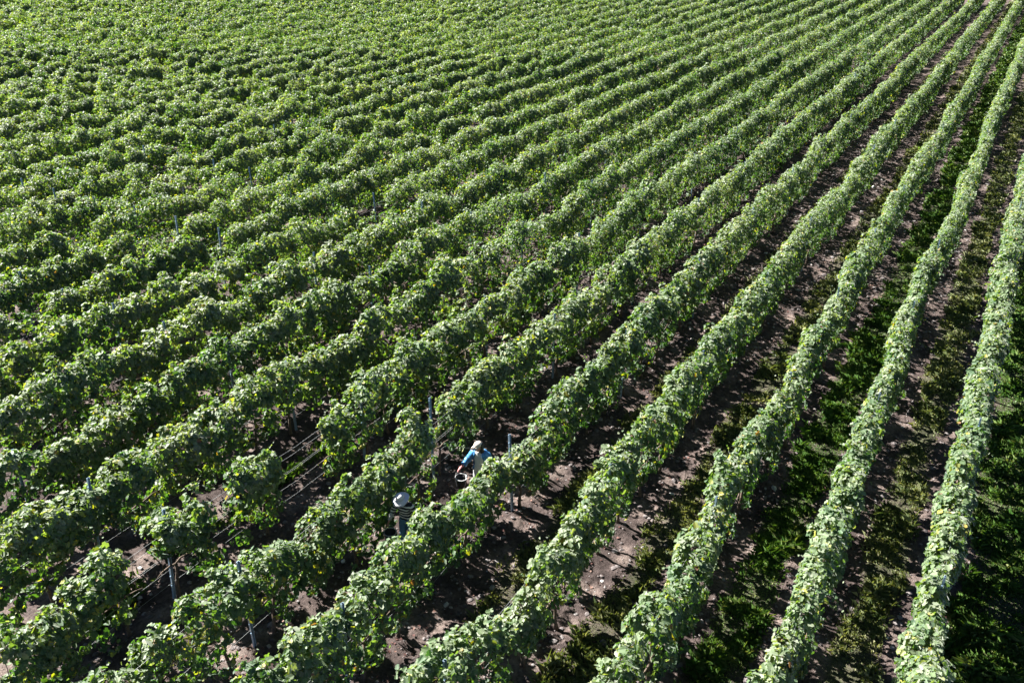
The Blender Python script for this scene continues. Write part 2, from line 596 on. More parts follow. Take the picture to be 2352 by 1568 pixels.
def scatter(n, u0, u1, v0, v1, margin=60):
    u = u0 + (u1 - u0) * rng.random(n)
    v = v0 + (v1 - v0) * rng.random(n)
    px, py, fw = in_frame(u, v, 0)
    k = (px > -margin) & (px < WPX + margin) & (py > -margin) & (py < HPX + 2 * margin)
    return u[k], v[k], fw[k]


def make_grass():
    """blades of the sown strips: lush in the two green alleys, dry in the others"""
    for nm, alleys, mat, lab in (
            ('grass', (-1, 1, 6), GRASS_L, 'lush dark green grass strip in every second alley'),
            ('dry_grass', (0, 2, 3, 4, 5), GRASS_D, 'patchy olive dry grass tufts along the stonier alleys')):
        Vs, ts = [], []
        for a in alleys:
            v0, v1 = row_v(a), row_v(a + 1)
            for ulo, uhi, dens, bw, bl in ((3, 22, 1100, .015, .23), (22, 42, 560, .024, .24), (42, 75, 230, .045, .25), (75, 160, 70, .10, .26)):
                if a >= 5 and ulo > 40:
                    continue
                n = int((uhi - ulo) * ROW_S * dens)
                u, v, fw = scatter(n, ulo, uhi, v0, v1)
                am = turf_amount(u, v)
                ok = rng.random(len(u)) < am
                u, v, am = u[ok], v[ok], am[ok]
                if not len(u):
                    continue
                n = len(u)
                tuft = np.clip(0.62 + 0.75 * noise2(u, v, 61 + a, 0.38) + 0.5 * noise2(u, v, 71 + a, 1.2), .18, 1.7)
                z0 = soil_height(u, v) - 0.02
                az = rng.random(n) * 2 * np.pi
                ln = bl * tuft * (0.6 + 0.7 * rng.random(n)) * (1.15 if mat is GRASS_L else 0.85)
                lean = 0.25 + 0.75 * rng.random(n)
                w = bw * (0.7 + 0.6 * rng.random(n))
                dx, dy = np.cos(az), np.sin(az)
                B = np.stack([u, v, z0], 1)
                S = np.stack([-dy, dx, np.zeros(n)], 1) * w[:, None]
                M = B + np.stack([dx * ln * lean * .3, dy * ln * lean * .3, ln * .6], 1)
                E = B + np.stack([dx * ln * lean, dy * ln * lean, ln * (1 - .35 * lean)], 1)
                Vs.append(np.stack([B - S, B + S, M + S * .7, E, M - S * .7], 1).reshape(-1, 3))
                ts.append(np.clip(0.45 + 0.22 * noise2(u, v, 81 + a, 0.8) + rng.normal(0, .25, n), 0, 1))
        V = np.concatenate(Vs)
        F = np.arange(len(V)).reshape(-1, 5)
        o = add_obj(nm, np_mesh(nm, V, [F], mat, np.concatenate(ts)), rotz=ROWAZ)
        tag(o, lab, None, None, 'stuff')


make_grass()


def make_stones():
    bm = bmesh.new()
    bmesh.ops.create_icosphere(bm, subdivisions=1, radius=1)
    base = np.array([v.co[:] for v in bm.verts])
    F = np.array([[v.index for v in f.verts] for f in bm.faces])
    bm.free()
    u1, v1, f1 = scatter(13000, 4, 30, -4, 14)
    u2, v2, f2 = scatter(8000, 30, 62, -4, 8)
    u, v = np.concatenate([u1, u2]), np.concatenate([v1, v2])
    fw = np.concatenate([f1, f2])
    ok = rng.random(len(u)) > turf_amount(u, v) * 1.3
    u, v, fw = u[ok], v[ok], fw[ok]
    n = len(u)
    s = (0.014 + 0.042 * rng.random(n) ** 2.6 + 0.06 * (rng.random(n) < 0.025) * rng.random(n)) * np.where(fw > 31, 1.4, 1)
    sc3 = np.stack([s * (0.8 + .7 * rng.random(n)), s * (0.8 + .7 * rng.random(n)), s * (0.45 + .4 * rng.random(n))], 1)
    a = rng.random(n) * 6.28
    ca, sa = np.cos(a), np.sin(a)
    W = base[None] * (1 + rng.normal(0, .13, (n, len(base), 1)))
    W = W * sc3[:, None, :]
    X = W[:, :, 0] * ca[:, None] - W[:, :, 1] * sa[:, None] + u[:, None]
    Y = W[:, :, 0] * sa[:, None] + W[:, :, 1] * ca[:, None] + v[:, None]
    Z = W[:, :, 2] + (soil_height(u, v) + 0.2 * s)[:, None]
    V = np.stack([X, Y, Z], -1).reshape(-1, 3)
    Fa = (np.arange(n)[:, None, None] * len(base) + F[None]).reshape(-1, 3)
    ti = np.clip(0.5 + rng.normal(0, .22, n), 0, 1)
    o = add_obj('gravel', np_mesh('gravel', V, [Fa], STONE, np.repeat(ti, len(F))), rotz=ROWAZ)
    tag(o, 'pale field stones strewn over the bare soil', None, None, 'stuff')


make_stones()


def make_litter():
    u, v, fw = scatter(18000, 4, 34, -4, 14)
    k, d = alley(v)
    pr = np.clip(0.20 + 0.75 * noise2(u, v, 91, 1.6), 0, 1) * np.where(np.abs(d) > 0.45, 1, .45) * (1 - .8 * turf_amount(u, v))
    ok = rng.random(len(u)) < pr
    u, v = u[ok], v[ok]
    n = len(u)
    P = np.stack([u, v, soil_height(u, v) + 0.02], 1)
    N = rng.normal(0, .35, (n, 3)) + np.array([0, 0, 1])
    T = rng.normal(0, 1, (n, 3)) * np.array([1, 1, .2])
    V, F, nf = leaf_geo(P, N, T, 0.04 + 0.04 * rng.random(n), False)
    ti = np.repeat(np.clip(rng.random(n), 0, 1), nf)
    o = add_obj('litter', np_mesh('litter', V, [F], LITTER, ti), rotz=ROWAZ)
    tag(o, 'reddish brown fallen vine leaves lying on the soil', None, None, 'stuff')


make_litter()

# ------------------------------------------------------------------ vine rows
ORD = ('first second third fourth fifth sixth seventh eighth ninth tenth eleventh twelfth thirteenth fourteenth fifteenth sixteenth seventeenth '
       'eighteenth nineteenth twentieth').split()
TENS = {20: 'twenty', 30: 'thirty', 40: 'forty', 50: 'fifty'}


def ordinal(n):
    if n <= 20:
        return ORD[n - 1]
    t, u_ = n // 10 * 10, n % 10
    if u_ == 0:
        return TENS[t][:-1] + 'ieth'
    return TENS[t] + '-' + ORD[u_ - 1]


def row_range(k):
    u = np.arange(-20, 260, 0.5)
    px, py, fw = in_frame(u, np.full_like(u, row_v(k)), 1.0)
    pad = 90
    y = u * SA + row_v(k) * CA
    ok = (px > -pad) & (px < WPX + pad) & (py > -22) & (py < HPX + 190) & (y > 5)
    if not ok.any():
        return None
    return float(u[ok].min()), float(u[ok].max())


GROUP = 'trellised vine rows of the field'
NEAR_LABEL = {
    -1: 'vine row just beyond the right edge, past the dark grass alley',
    0: 'rightmost vine row, a narrow hedge beside the dark lush grass alley',
    1: 'second vine row from the right edge, between the olive alley and the bright green one',
    2: 'third vine row from the right edge, bordering the bright green grass on its left',
    3: 'vine row between the olive grass alley and the alley of scattered green tufts',
    4: 'vine row whose leaves hide the legs of both grape pickers',
    5: 'vine row right behind the two pickers, with the tall bare-topped post',
}


def trunks_for(root, k, ua, ub, base_u, limit, umax):
    t = vine_table(k)
    i0 = int(math.ceil((ua + t['ph']) / VINE - 0.5))
    n = 0
    while n < limit:
        u = (i0 + 0.5) * VINE - t['ph']
        if u > min(ub, umax):
            break
        o = add_obj('trunk', TRUNKS[(i0 * 7 + k * 3) % len(TRUNKS)], root)
        o.location = (u - base_u, float(sway(k, u)), float(soil_height(np.array([u]), np.array([row_v(k)]))[0]))
        o.rotation_euler = (0, 0, random.choice((0, math.pi)) + random.uniform(-.08, .08))
        n += 1
        i0 += 1


def hedge(k, ua, ub, label, name='vine_hedge', cat='vine row', group=GROUP, trunks=True, **kw):
    base_u = (ua + ub) / 2 if name != 'vine_hedge' else ua
    loc = world(base_u, row_v(k))
    me = foliage_mesh('foliage', k, ua, ub, base_u, **kw)
    if trunks:
        root = add_obj(name, None, loc=loc, rotz=ROWAZ)
        add_obj('foliage', me, root)
        trunks_for(root, k, ua, ub, base_u, 100, 75)
    else:
        root = add_obj(name, me, loc=loc, rotz=ROWAZ)
    tag(root, label, cat, group)
    return root


KMAX = 0
for k in range(-1, 60):
    rg = row_range(k)
    if rg is None:
        if k > 5:
            break
        continue
    ua, ub = rg
    KMAX = k
    if k == 6:
        hedge(k, ua, 7.5, 'short piece of broken vine row in the lower corner, below the blue-grey leaning post')
        hedge(k, 8.35, 9.5, 'ragged vine bush beside the leaning blue-grey post in the broken row', 'grapevine', 'grapevine', 'vines standing alone in the broken row')
        hedge(k, 10.2, 11.35, 'lone round vine bush between two bare stretches of trellis wire', 'grapevine', 'grapevine', 'vines standing alone in the broken row')
        hedge(k, 13.0, ub, 'vine row that starts again past the bare wires, second behind the pickers')
    elif k == 5:
        hedge(k, ua, ub, NEAR_LABEL[k])
    elif k in NEAR_LABEL:
        hedge(k, ua, ub, NEAR_LABEL[k])
    else:
        n = k - 4
        how = ('clumpy' if n < 12 else 'patchy' if n < 24 else 'thin distant')
        hedge(k, ua, ub, f'{how} vine row, {ordinal(n)} beyond the two pickers counting up the field', trunks=k <= 9)

# ------------------------------------------------------------------ trellises (steel posts and wires)
def post_mesh(h):
    bm = bmesh.new()
    w, d, t = 0.055, 0.040, 0.006
    prof = [(-w / 2, -d / 2), (-w / 2, d / 2), (w / 2, d / 2), (w / 2, -d / 2), (w / 2 - t, -d / 2), (w / 2 - t, d / 2 - t), (-w / 2 + t, d / 2 - t), (-w / 2 + t, -d / 2)]
    lo = [bm.verts.new((x, y, -0.25)) for x, y in prof]
    hi = [bm.verts.new((x, y, h)) for x, y in prof]
    n = len(prof)
    for i in range(n):
        bm.faces.new((lo[i], lo[(i + 1) % n], hi[(i + 1) % n], hi[i]))
    for q in ((0, 1, 6, 7), (1, 2, 5, 6), (2, 3, 4, 5)):
        bm.faces.new([hi[i] for i in q])
    # wire hooks up the flange
    z = 0.45
    while z < h - 0.05:
        for s in (-1, 1):
            x = s * (w / 2 + 0.004)
            c = [bm.verts.new((x + a * .007, b * .012, z + e * .014)) for a in (-1, 1) for b in (-1, 1) for e in (-1, 1)]
            for f in ((0, 1, 3, 2), (4, 6, 7, 5), (0, 4, 5, 1), (2, 3, 7, 6), (0, 2, 6, 4), (1, 5, 7, 3)):
                bm.faces.new([c[i] for i in f])
        z += 0.22
    return bm_mesh('post', bm, STEEL, False)


POST = post_mesh(2.2)
POST_TALL = post_mesh(2.5)
WIRES = [(0.55, 0), (0.88, 0), (1.22, .035), (1.24, -.035), (1.58, .03), (1.78, -.03)]


def wire_mesh(u0, u1, base_u, k, z, dv):
    us = np.arange(u0, u1 + 1.0, 1.5)
    bm = bmesh.new()
    pts = []
    for u in us:
        f = ((u - 2.38) / 6.03) % 1.0
        pts.append((u - base_u, float(sway(k, 2.38 + 6.03 * round((u - 2.38) / 6.03))) * 0.5 + dv, z - 0.03 * math.sin(math.pi * f)))
    tube_bm(bm, pts, [0.0027] * len(pts), 4)
    return bm_mesh('wire', bm, WIRE)


POSTS_FAR = {0: 80, 1: 80, 2: 80, 3: 80, 4: 75, 5: 70, 6: 62, 7: 50, 8: 44, 9: 40, 10: 38, 11: 36, 12: 36, 13: 36, 14: 38, 15: 40, 16: 42, 17: 44}
for k in range(-1, 18):
    rg = row_range(k)
    if rg is None:
        continue
    umax = min(rg[1], POSTS_FAR.get(k, 40))
    n0 = math.ceil((rg[0] - 2.38 - 1.0) / 6.03)
    us = []
    while 2.38 + 6.03 * n0 < umax:
        us.append(2.38 + 6.03 * n0)
        n0 += 1
    base_u = us[0]
    root = add_obj('trellis', None, loc=world(base_u, row_v(k)), rotz=ROWAZ)
    r = random.Random(40 + k)
    for u in us:
        tall = k == 5 and abs(u - 14.44) < .1
        o = add_obj('post', POST_TALL if tall else POST, root)
        o.location = (u - base_u + r.uniform(-.06, .06), float(sway(k, u)) * .6, 0)
        o.rotation_euler = (r.uniform(-.03, .03), r.uniform(-.035, .035), r.uniform(-.1, .1))
        if k == 6 and abs(u - 8.4) < .1:
            o.rotation_euler = (-.03, .10, 0)
        if k == 7 and abs(u - 8.4) < .1:
            o.rotation_euler = (-.02, .10, 0)
        if tall:
            o.rotation_euler = (0, -.02, 0)
    lo, hi = max(rg[0], us[0] - 4), min(umax + 1, 46 if k < 8 else umax)
    for z, dv in WIRES:
        add_obj('wire', wire_mesh(lo, hi, base_u, k, z, dv), root)
    if k == 6:
        lab = 'wire trellis laid bare by missing vines around the lone bush'
    elif k == 5:
        lab = 'wire trellis with the tall bare-topped post behind the two pickers'
    elif k == 4:
        lab = 'trellis posts and wires inside the row hiding the pickers\' legs'
    elif k > 6:
        lab = f'trellis posts and wires in the {ordinal(k - 4)} row beyond the pickers'
    elif k < 0:
        lab = 'trellis posts and wires in the row past the dark grass alley'
    else:
        lab = f'trellis posts and wires inside the {ordinal(k + 1)} row from the right edge'
    tag(root, lab, 'trellis', 'trellises carrying the vine rows')

# ------------------------------------------------------------------ people
SKIN = plain('skin', (0.42, 0.22, 0.16), 0.55, var=0.06, scale=18)
HAIR = plain('dark_hair', (0.020, 0.014, 0.012), 0.55, var=0.4, scale=60)
EYE = plain('eye_white', (0.60, 0.58, 0.55), 0.3, var=0.02)
IRIS = plain('iris', (0.03, 0.02, 0.015), 0.3, var=0.05)
LIP = plain('lips', (0.34, 0.12, 0.10), 0.5, var=0.05)
HATW = plain('white_straw', (0.62, 0.60, 0.63), 0.8, var=0.05, scale=90, bump=0.3)
HATB = plain('beige_cotton', (0.52, 0.45, 0.37), 0.85, var=0.08, scale=60)
DENIM = plain('blue_denim', (0.085, 0.190, 0.290), 0.85, var=0.22, scale=25, bump=0.3)
WHITE_COT = plain('cream_cotton', (0.66, 0.63, 0.58), 0.85, var=0.06, scale=14, bump=0.4)
GREY_COT = plain('pale_grey_cotton', (0.47, 0.46, 0.47), 0.85, var=0.08, scale=14, bump=0.4)
JACKET = plain('blue_nylon', (0.060, 0.210, 0.430), 0.42, var=0.22, scale=9, bump=0.4)
PINK = plain('pink_glove', (0.58, 0.22, 0.22), 0.7, var=0.12, scale=40)
SHOE = plain('dark_boot', (0.045, 0.038, 0.032), 0.7, var=0.2, scale=40)
BUCKET = plain('black_plastic', (0.016, 0.016, 0.018), 0.4, var=0.2, scale=12)
RIM = plain('grey_rim', (0.45, 0.45, 0.46), 0.5, var=0.1, scale=12)


def stripe_material():
    m, nt, out = new_mat('striped_jersey')
    tc = nt.nodes.new('ShaderNodeTexCoord')
    sep = nt.nodes.new('ShaderNodeSeparateXYZ')
    link(nt, tc.outputs['Object'], sep.inputs[0])
    wob = noise(nt, tc.outputs['Object'], 6, 2)
    a = nt.nodes.new('ShaderNodeMath')
    a.operation = 'MULTIPLY_ADD'
    link(nt, wob, a.inputs[0])
    a.inputs[1].default_value = 0.02
    link(nt, sep.outputs[2], a.inputs[2])
    d = nt.nodes.new('ShaderNodeMath')
    d.operation = 'DIVIDE'
    link(nt, a.outputs[0], d.inputs[0])
    d.inputs[1].default_value = 0.082
    f = nt.nodes.new('ShaderNodeMath')
    f.operation = 'FRACT'
    link(nt, d.outputs[0], f.inputs[0])
    g = nt.nodes.new('ShaderNodeMath')
    g.operation = 'GREATER_THAN'
    link(nt, f.outputs[0], g.inputs[0])
    g.inputs[1].default_value = 0.62
    col = mixc(nt, g.outputs[0], (0.012, 0.012, 0.016), (0.72, 0.70, 0.66))
    p = nt.nodes.new('ShaderNodeBsdfPrincipled')
    p.inputs['Roughness'].default_value = 0.85
    link(nt, col, p.inputs['Base Color'])
    link(nt, p.outputs[0], out.inputs[0])
    return m


STRIPE = stripe_material()


def finger_chain(J, E, hand, direction, side, curl, key):
    """five fingers: four from the knuckle line, the thumb from the side of the palm"""
    h = Vector(J[hand][0])
    d = Vector(direction).normalized()
    s = Vector(side).normalized()
    c = Vector(curl).normalized()
    knuckle = h + d * 0.060
    for i, (off, ln) in enumerate(((-.027, .062), (-.009, .072), (.010, .068), (.028, .052))):
        b = knuckle + s * off
        J[f'{key}k{i}'] = (tuple(b), .0095)
        J[f'{key}m{i}'] = (tuple(b + d * ln * .5 + c * ln * .14), .0088)
        J[f'{key}t{i}'] = (tuple(b + d * ln * .72 + c * ln * .55), .0075)
        E += [(hand, f'{key}k{i}'), (f'{key}k{i}', f'{key}m{i}'), (f'{key}m{i}', f'{key}t{i}')]
    b = h + s * -.034 + d * .015
    J[f'{key}th'] = (tuple(b), .011)
    J[f'{key}tt'] = (tuple(b + d * .038 - s * .022 + c * .012), .0085)
    E += [(hand, f'{key}th'), (f'{key}th', f'{key}tt')]


def skin_mesh(J, E, root='pelvis'):
    names = list(J)
    idx = {n: i for i, n in enumerate(names)}
    me = bpy.data.meshes.new('body_skeleton')
    me.from_pydata([J[n][0] for n in names], [(idx[a], idx[b]) for a, b in E], [])
    o = bpy.data.objects.new('body_skeleton', me)
    COL.objects.link(o)
    m = o.modifiers.new('skin', 'SKIN')
    m.use_smooth_shade = True
    for n in names:
        r = J[n][1]
        sv = me.skin_vertices[0].data[idx[n]]
        sv.radius = r if isinstance(r, tuple) else (r, r)
        sv.use_root = (n == root)
    s = o.modifiers.new('sub', 'SUBSURF')
    s.levels = s.render_levels = 2
    dg = bpy.context.evaluated_depsgraph_get()
    dg.update()
    ev = o.evaluated_get(dg)
    res = bpy.data.meshes.new_from_object(ev, depsgraph=dg)
    bpy.data.objects.remove(o)
    bpy.data.meshes.remove(me)
    return res


def head_geo(bm, centre, turn, nod):
    """a head with nose, brow, chin, eyes, mouth and ears added to bm; faces -Y before turning. Material slots: 0 skin, 1 eye, 2 iris, 3 lips"""
    R = Matrix.Translation(centre) @ Matrix.Rotation(turn, 4, 'Z') @ Matrix.Rotation(nod, 4, 'X')

    def ball(c, r, mat, seg=10):
        got = bmesh.ops.create_uvsphere(bm, u_segments=seg, v_segments=max(6, seg - 2), radius=1)['verts']
        for v in got:
            v.co = Vector((v.co.x * r[0] + c[0], v.co.y * r[1] + c[1], v.co.z * r[2] + c[2]))
        for f in {f for v in got for f in v.link_faces}:
            f.material_index = mat
            f.smooth = True
        return got
    allv = []
    skull = ball((0, 0, 0), (.076, .096, .112), 0, 24)
    for v in skull:
        c = v.co
        t = min(max((-c.z) / .112, 0), 1)
        c.x *= 1 - .30 * t ** 1.5
        if c.y < 0:
            c.y *= 1 - .06 * t
            c.y -= .014 * math.exp(-((c.z + .095) / .025) ** 2 - (c.x / .03) ** 2)           # chin
            c.y -= .026 * math.exp(-((c.z + .022) / .020) ** 2 - (c.x / .013) ** 2)          # nose
            c.y -= .010 * math.exp(-((c.z - .005) / .022) ** 2 - (c.x / .010) ** 2)
            for sx in (-1, 1):
                c.y += .010 * math.exp(-((c.z - .004) / .013) ** 2 - ((c.x - sx * .031) / .016) ** 2)   # eye sockets
            c.y -= .006 * math.exp(-((c.z - .026) / .010) ** 2 - (c.x / .05) ** 2)           # brow
    allv += skull
    for sx in (-1, 1):
        allv += ball((sx * .030, -.080, .004), (.0125, .0115, .0110), 1)
        allv += ball((sx * .030, -.0885, .004), (.0058, .0045, .0058), 2, 8)
        allv += ball((sx * .078, .004, -.008), (.010, .021, .032), 0)
    allv += ball((0, -.089, -.058), (.023, .0075, .0055), 3)
    allv += ball((0, -.086, -.066), (.019, .0080, .0060), 3)
    for v in allv:
        v.co = R @ v.co
    return R


def body_object(J, E, centre, turn, nod, parent):
    me = skin_mesh(J, E)
    src = me.copy()
    bm = bmesh.new()
    bm.from_mesh(me)
    for f in bm.faces:
        f.material_index = 0
        f.smooth = True
    R = head_geo(bm, Vector(centre), turn, nod)
    bm.to_mesh(me)
    bm.free()
    for m in (SKIN, EYE, IRIS, LIP):
        me.materials.append(m)
    o = add_obj('body', me, parent)
    return o, src, R


def garment(name, src, pick, off, mat, parent, thick=0.006, ripple=0.004):
    """cloth lying over the chosen part of the body, with its own thickness and folds"""
    bm = bmesh.new()
    bm.from_mesh(src)
    bm.normal_update()
    kill = [f for f in bm.faces if not pick(f.calc_center_median(), f.normal)]
    bmesh.ops.delete(bm, geom=kill, context='FACES')
    nv = {v: v.normal.copy() for v in bm.verts}
    for v in bm.verts:
        w_ = ripple * math.sin(v.co.z * 58 + v.co.x * 23) + ripple * math.sin(v.co.x * 61 - v.co.z * 19 + v.co.y * 37)
        v.co += nv[v] * (off + w_)
    g = bmesh.ops.solidify(bm, geom=bm.faces[:], thickness=-thick)
    for f in bm.faces:
        f.smooth = True
    bmesh.ops.recalc_face_normals(bm, faces=bm.faces)
    me = bpy.data.meshes.new(name)
    bm.to_mesh(me)
    bm.free()
    me.materials.append(mat)
    return add_obj(name, me, parent)


def lathe(bm, prof, n=36, wave=None, mat=0):
    rings = []
    for j, (r, z) in enumerate(prof):
        ring = []
        for i in range(n):
            a = 2 * math.pi * i / n
            dz = wave(a, r) if wave else 0
            ring.append(bm.verts.new((r * math.cos(a), r * math.sin(a), z + dz)))
        rings.append(ring)
    for r0, r1 in zip(rings, rings[1:]):
        for i in range(n):
            f = bm.faces.new((r0[i], r0[(i + 1) % n], r1[(i + 1) % n], r1[i]))
            f.material_index = mat
            f.smooth = True
    return rings


def limb_joints(arms):
    J = {
        'pelvis': ((0, .01, .86), (.150, .115)), 'waist': ((0, 0, 1.00), (.128, .095)), 'chest': ((0, -.015, 1.16), (.150, .108)),
        'collar': ((0, -.02, 1.285), (.105, .075)), 'neck': ((0, -.035, 1.365), (.050, .052)), 'nape': ((0, -.055, 1.43), (.046, .05)),
        'shl': ((-.165, -.015, 1.265), .058), 'shr': ((.165, -.015, 1.265), .058),
        'hipl': ((-.085, .01, .80), (.092, .095)), 'hipr': ((.085, .01, .80), (.092, .095)),
        'knl': ((-.095, -.03, .45), (.060, .062)), 'knr': ((.095, .02, .45), (.060, .062)),
        'anl': ((-.100, .01, .085), .040), 'anr': ((.100, .10, .095), .040),
        'tol': ((-.112, -.135, .035), (.038, .028)), 'tor': ((.112, -.045, .035), (.038, .028)),
    }
    E = [('pelvis', 'waist'), ('waist', 'chest'), ('chest', 'collar'), ('collar', 'neck'), ('neck', 'nape'), ('collar', 'shl'), ('collar', 'shr'),
         ('pelvis', 'hipl'), ('pelvis', 'hipr'), ('hipl', 'knl'), ('hipr', 'knr'), ('knl', 'anl'), ('knr', 'anr'), ('anl', 'tol'), ('anr', 'tor')]
    for sd_, (el, wr) in arms.items():
        sh = 'sh' + sd_
        J['el' + sd_] = (el, .041)
        J['wr' + sd_] = (wr, .027)
        d = (Vector(wr) - Vector(el)).normalized()
        hd = Vector(wr) + d * .045
        J['ha' + sd_] = (tuple(hd), (.036, .018))
        E += [(sh, 'el' + sd_), ('el' + sd_, 'wr' + sd_), ('wr' + sd_, 'ha' + sd_)]
        finger_chain(J, E, 'ha' + sd_, d, (0, -1, 0) if sd_ == 'l' else (0, -1, 0), (1, 0, 0) if sd_ == 'l' else (-1, 0, 0), 'f' + sd_)
    return J, E


def near_seg(p, a, b):
    a, b = Vector(a), Vector(b)
    t = max(0, min(1, (p - a).dot(b - a) / (b - a).length_squared))
    return (p - a - (b - a) * t).length


def arm_pick(J, sd_, upto=1.0, r=.085):
    sh, el, wr = (J[x + sd_][0] for x in ('sh', 'el', 'wr'))
    end = Vector(el) + (Vector(wr) - Vector(el)) * upto
    w3 = Vector(wr)
    ax = (Vector(wr) - Vector(el)).normalized()

    def f(p):
        return min(near_seg(p, sh, el), near_seg(p, el, end)) < r and (p - end).dot(ax) < 0.0 and abs(p.x) > .12
    return f


def shoes(parent, src):
    for sx in (-1, 1):
        garment('boot', src, lambda p, n, sx=sx: p.z < .14 and p.x * sx > 0, .010, SHOE, parent, .004, 0.0)


def make_bucket(label, group, loc, rotz, tilt):
    root = add_obj('bucket', None, loc=loc, rotz=rotz)
    bm = bmesh.new()
    lathe(bm, [(0.0, 0.0), (.105, 0), (.112, .01), (.135, .24), (.128, .24), (.104, .016), (0.0, .014)], 32)
    bmesh.ops.remove_doubles(bm, verts=bm.verts, dist=1e-5)
    add_obj('bucket_body', bm_mesh('bucket_body', bm, BUCKET), root)
    bm = bmesh.new()
    lathe(bm, [(.136, .236), (.146, .238), (.148, .247), (.142, .253), (.127, .250), (.126, .243), (.136, .236)], 32)
    add_obj('rim', bm_mesh('rim', bm, RIM), root)
    bm = bmesh.new()
    pts = [(.146 * math.cos(a), 0, .245 + .19 * math.sin(a)) for a in np.linspace(0, math.pi, 15)]
    tube_bm(bm, pts, [.004] * len(pts), 6)
    add_obj('handle', bm_mesh('handle', bm, WIRE), root)
    root.rotation_euler = (tilt[0], tilt[1], rotz)
    tag(root, label, 'bucket', group)
    return root


# --- the picker in the striped top
def striped_picker():
    root = add_obj('person', None, loc=(-2.22, 15.28, 0.0), rotz=math.radians(-24))
    J, E = limb_joints({'l': ((-.285, -.05, 1.02), (-.330, -.15, .83)), 'r': ((.265, .00, 1.01), (.250, -.12, .83))})
    # she looks down, shoulders a little forward
    for n in ('chest', 'collar', 'neck', 'nape', 'shl', 'shr'):
        p, r = J[n]
        J[n] = ((p[0], p[1] - (p[2] - 1.0) * .16, p[2] - .005), r)
    p, r = J['nape']
    J['nape'] = ((p[0], p[1] - .02, p[2] - .01), r)
    body, src, R = body_object(J, E, (-.01, -.165, 1.47), math.radians(-14), math.radians(26), root)
    al, ar = arm_pick(J, 'l', .25), arm_pick(J, 'r', .95)
    torso = lambda p: abs(p.x) < .20 and .90 < p.z < 1.345 - 0.0 * abs(p.x)
    garment('shirt', src, lambda p, n: torso(p) or al(p) or ar(p), .014, STRIPE, root)
    alf = arm_pick(J, 'l', 1.0)
    garment('sleeve', src, lambda p, n: alf(p) and not al(p) and p.x < -.2, .012, GREY_COT, root)
    garment('trousers', src, lambda p, n: p.z < .97 and p.z > .10 and abs(p.x) < .22, .012, DENIM, root)
    shoes(root, src)
    # wide-brimmed hat
    bm = bmesh.new()
    wv = lambda a, r: (max(0, r - .10) / .12) * (.022 * math.sin(2 * a + .6) + .012 * math.sin(3 * a + 1) - .030)
    lathe(bm, [(0, .118), (.045, .114), (.078, .095), (.094, .055), (.098, .010), (.104, .002), (.140, -.002), (.185, -.012), (.187, -.017),
               (.140, -.008), (.102, -.005), (.092, .010), (.088, .052), (.072, .088), (.040, .106), (0, .110)], 48, wv)
    bmesh.ops.remove_doubles(bm, verts=bm.verts, dist=1e-5)
    hat = add_obj('hat', bm_mesh('hat', bm, HATW), root)
    bm = bmesh.new()
    lathe(bm, [(.099, .008), (.1005, .022), (.0985, .034)], 48)
    add_obj('hat_band', bm_mesh('hat_band', bm, GREY_COT), hat)
    hat.matrix_basis = R @ Matrix.Translation((0, .012, .045)) @ Matrix.Rotation(math.radians(-4), 4, 'X')
    # hair at the nape
    bm = bmesh.new()
    got = bmesh.ops.create_uvsphere(bm, u_segments=20, v_segments=14, radius=1)['verts']
    for v in got:
        x, y, z = v.co
        v.co = Vector((x * .084, y * .072 + .040, z * .105 - .015))
    h = add_obj('hair', bm_mesh('hair', bm, HAIR), root)
    h.matrix_basis = R.copy()
    tag(root, 'grape picker in wide white sun hat, striped top and jeans, looking down', 'person')
    wr = root.matrix_basis if False else None
    rz = math.radians(-24)
    hx, hy = J['hal'][0][0], J['hal'][0][1]
    c, s = math.cos(rz), math.sin(rz)
    make_bucket('dark bucket hanging from the hand of the picker in striped top', 'buckets carried by the pickers',
                (-2.22 + c * hx - s * hy, 15.28 + s * hx + c * hy, J['hal'][0][2] - .085 - .435), rz + .5, (0.05, 0.04))


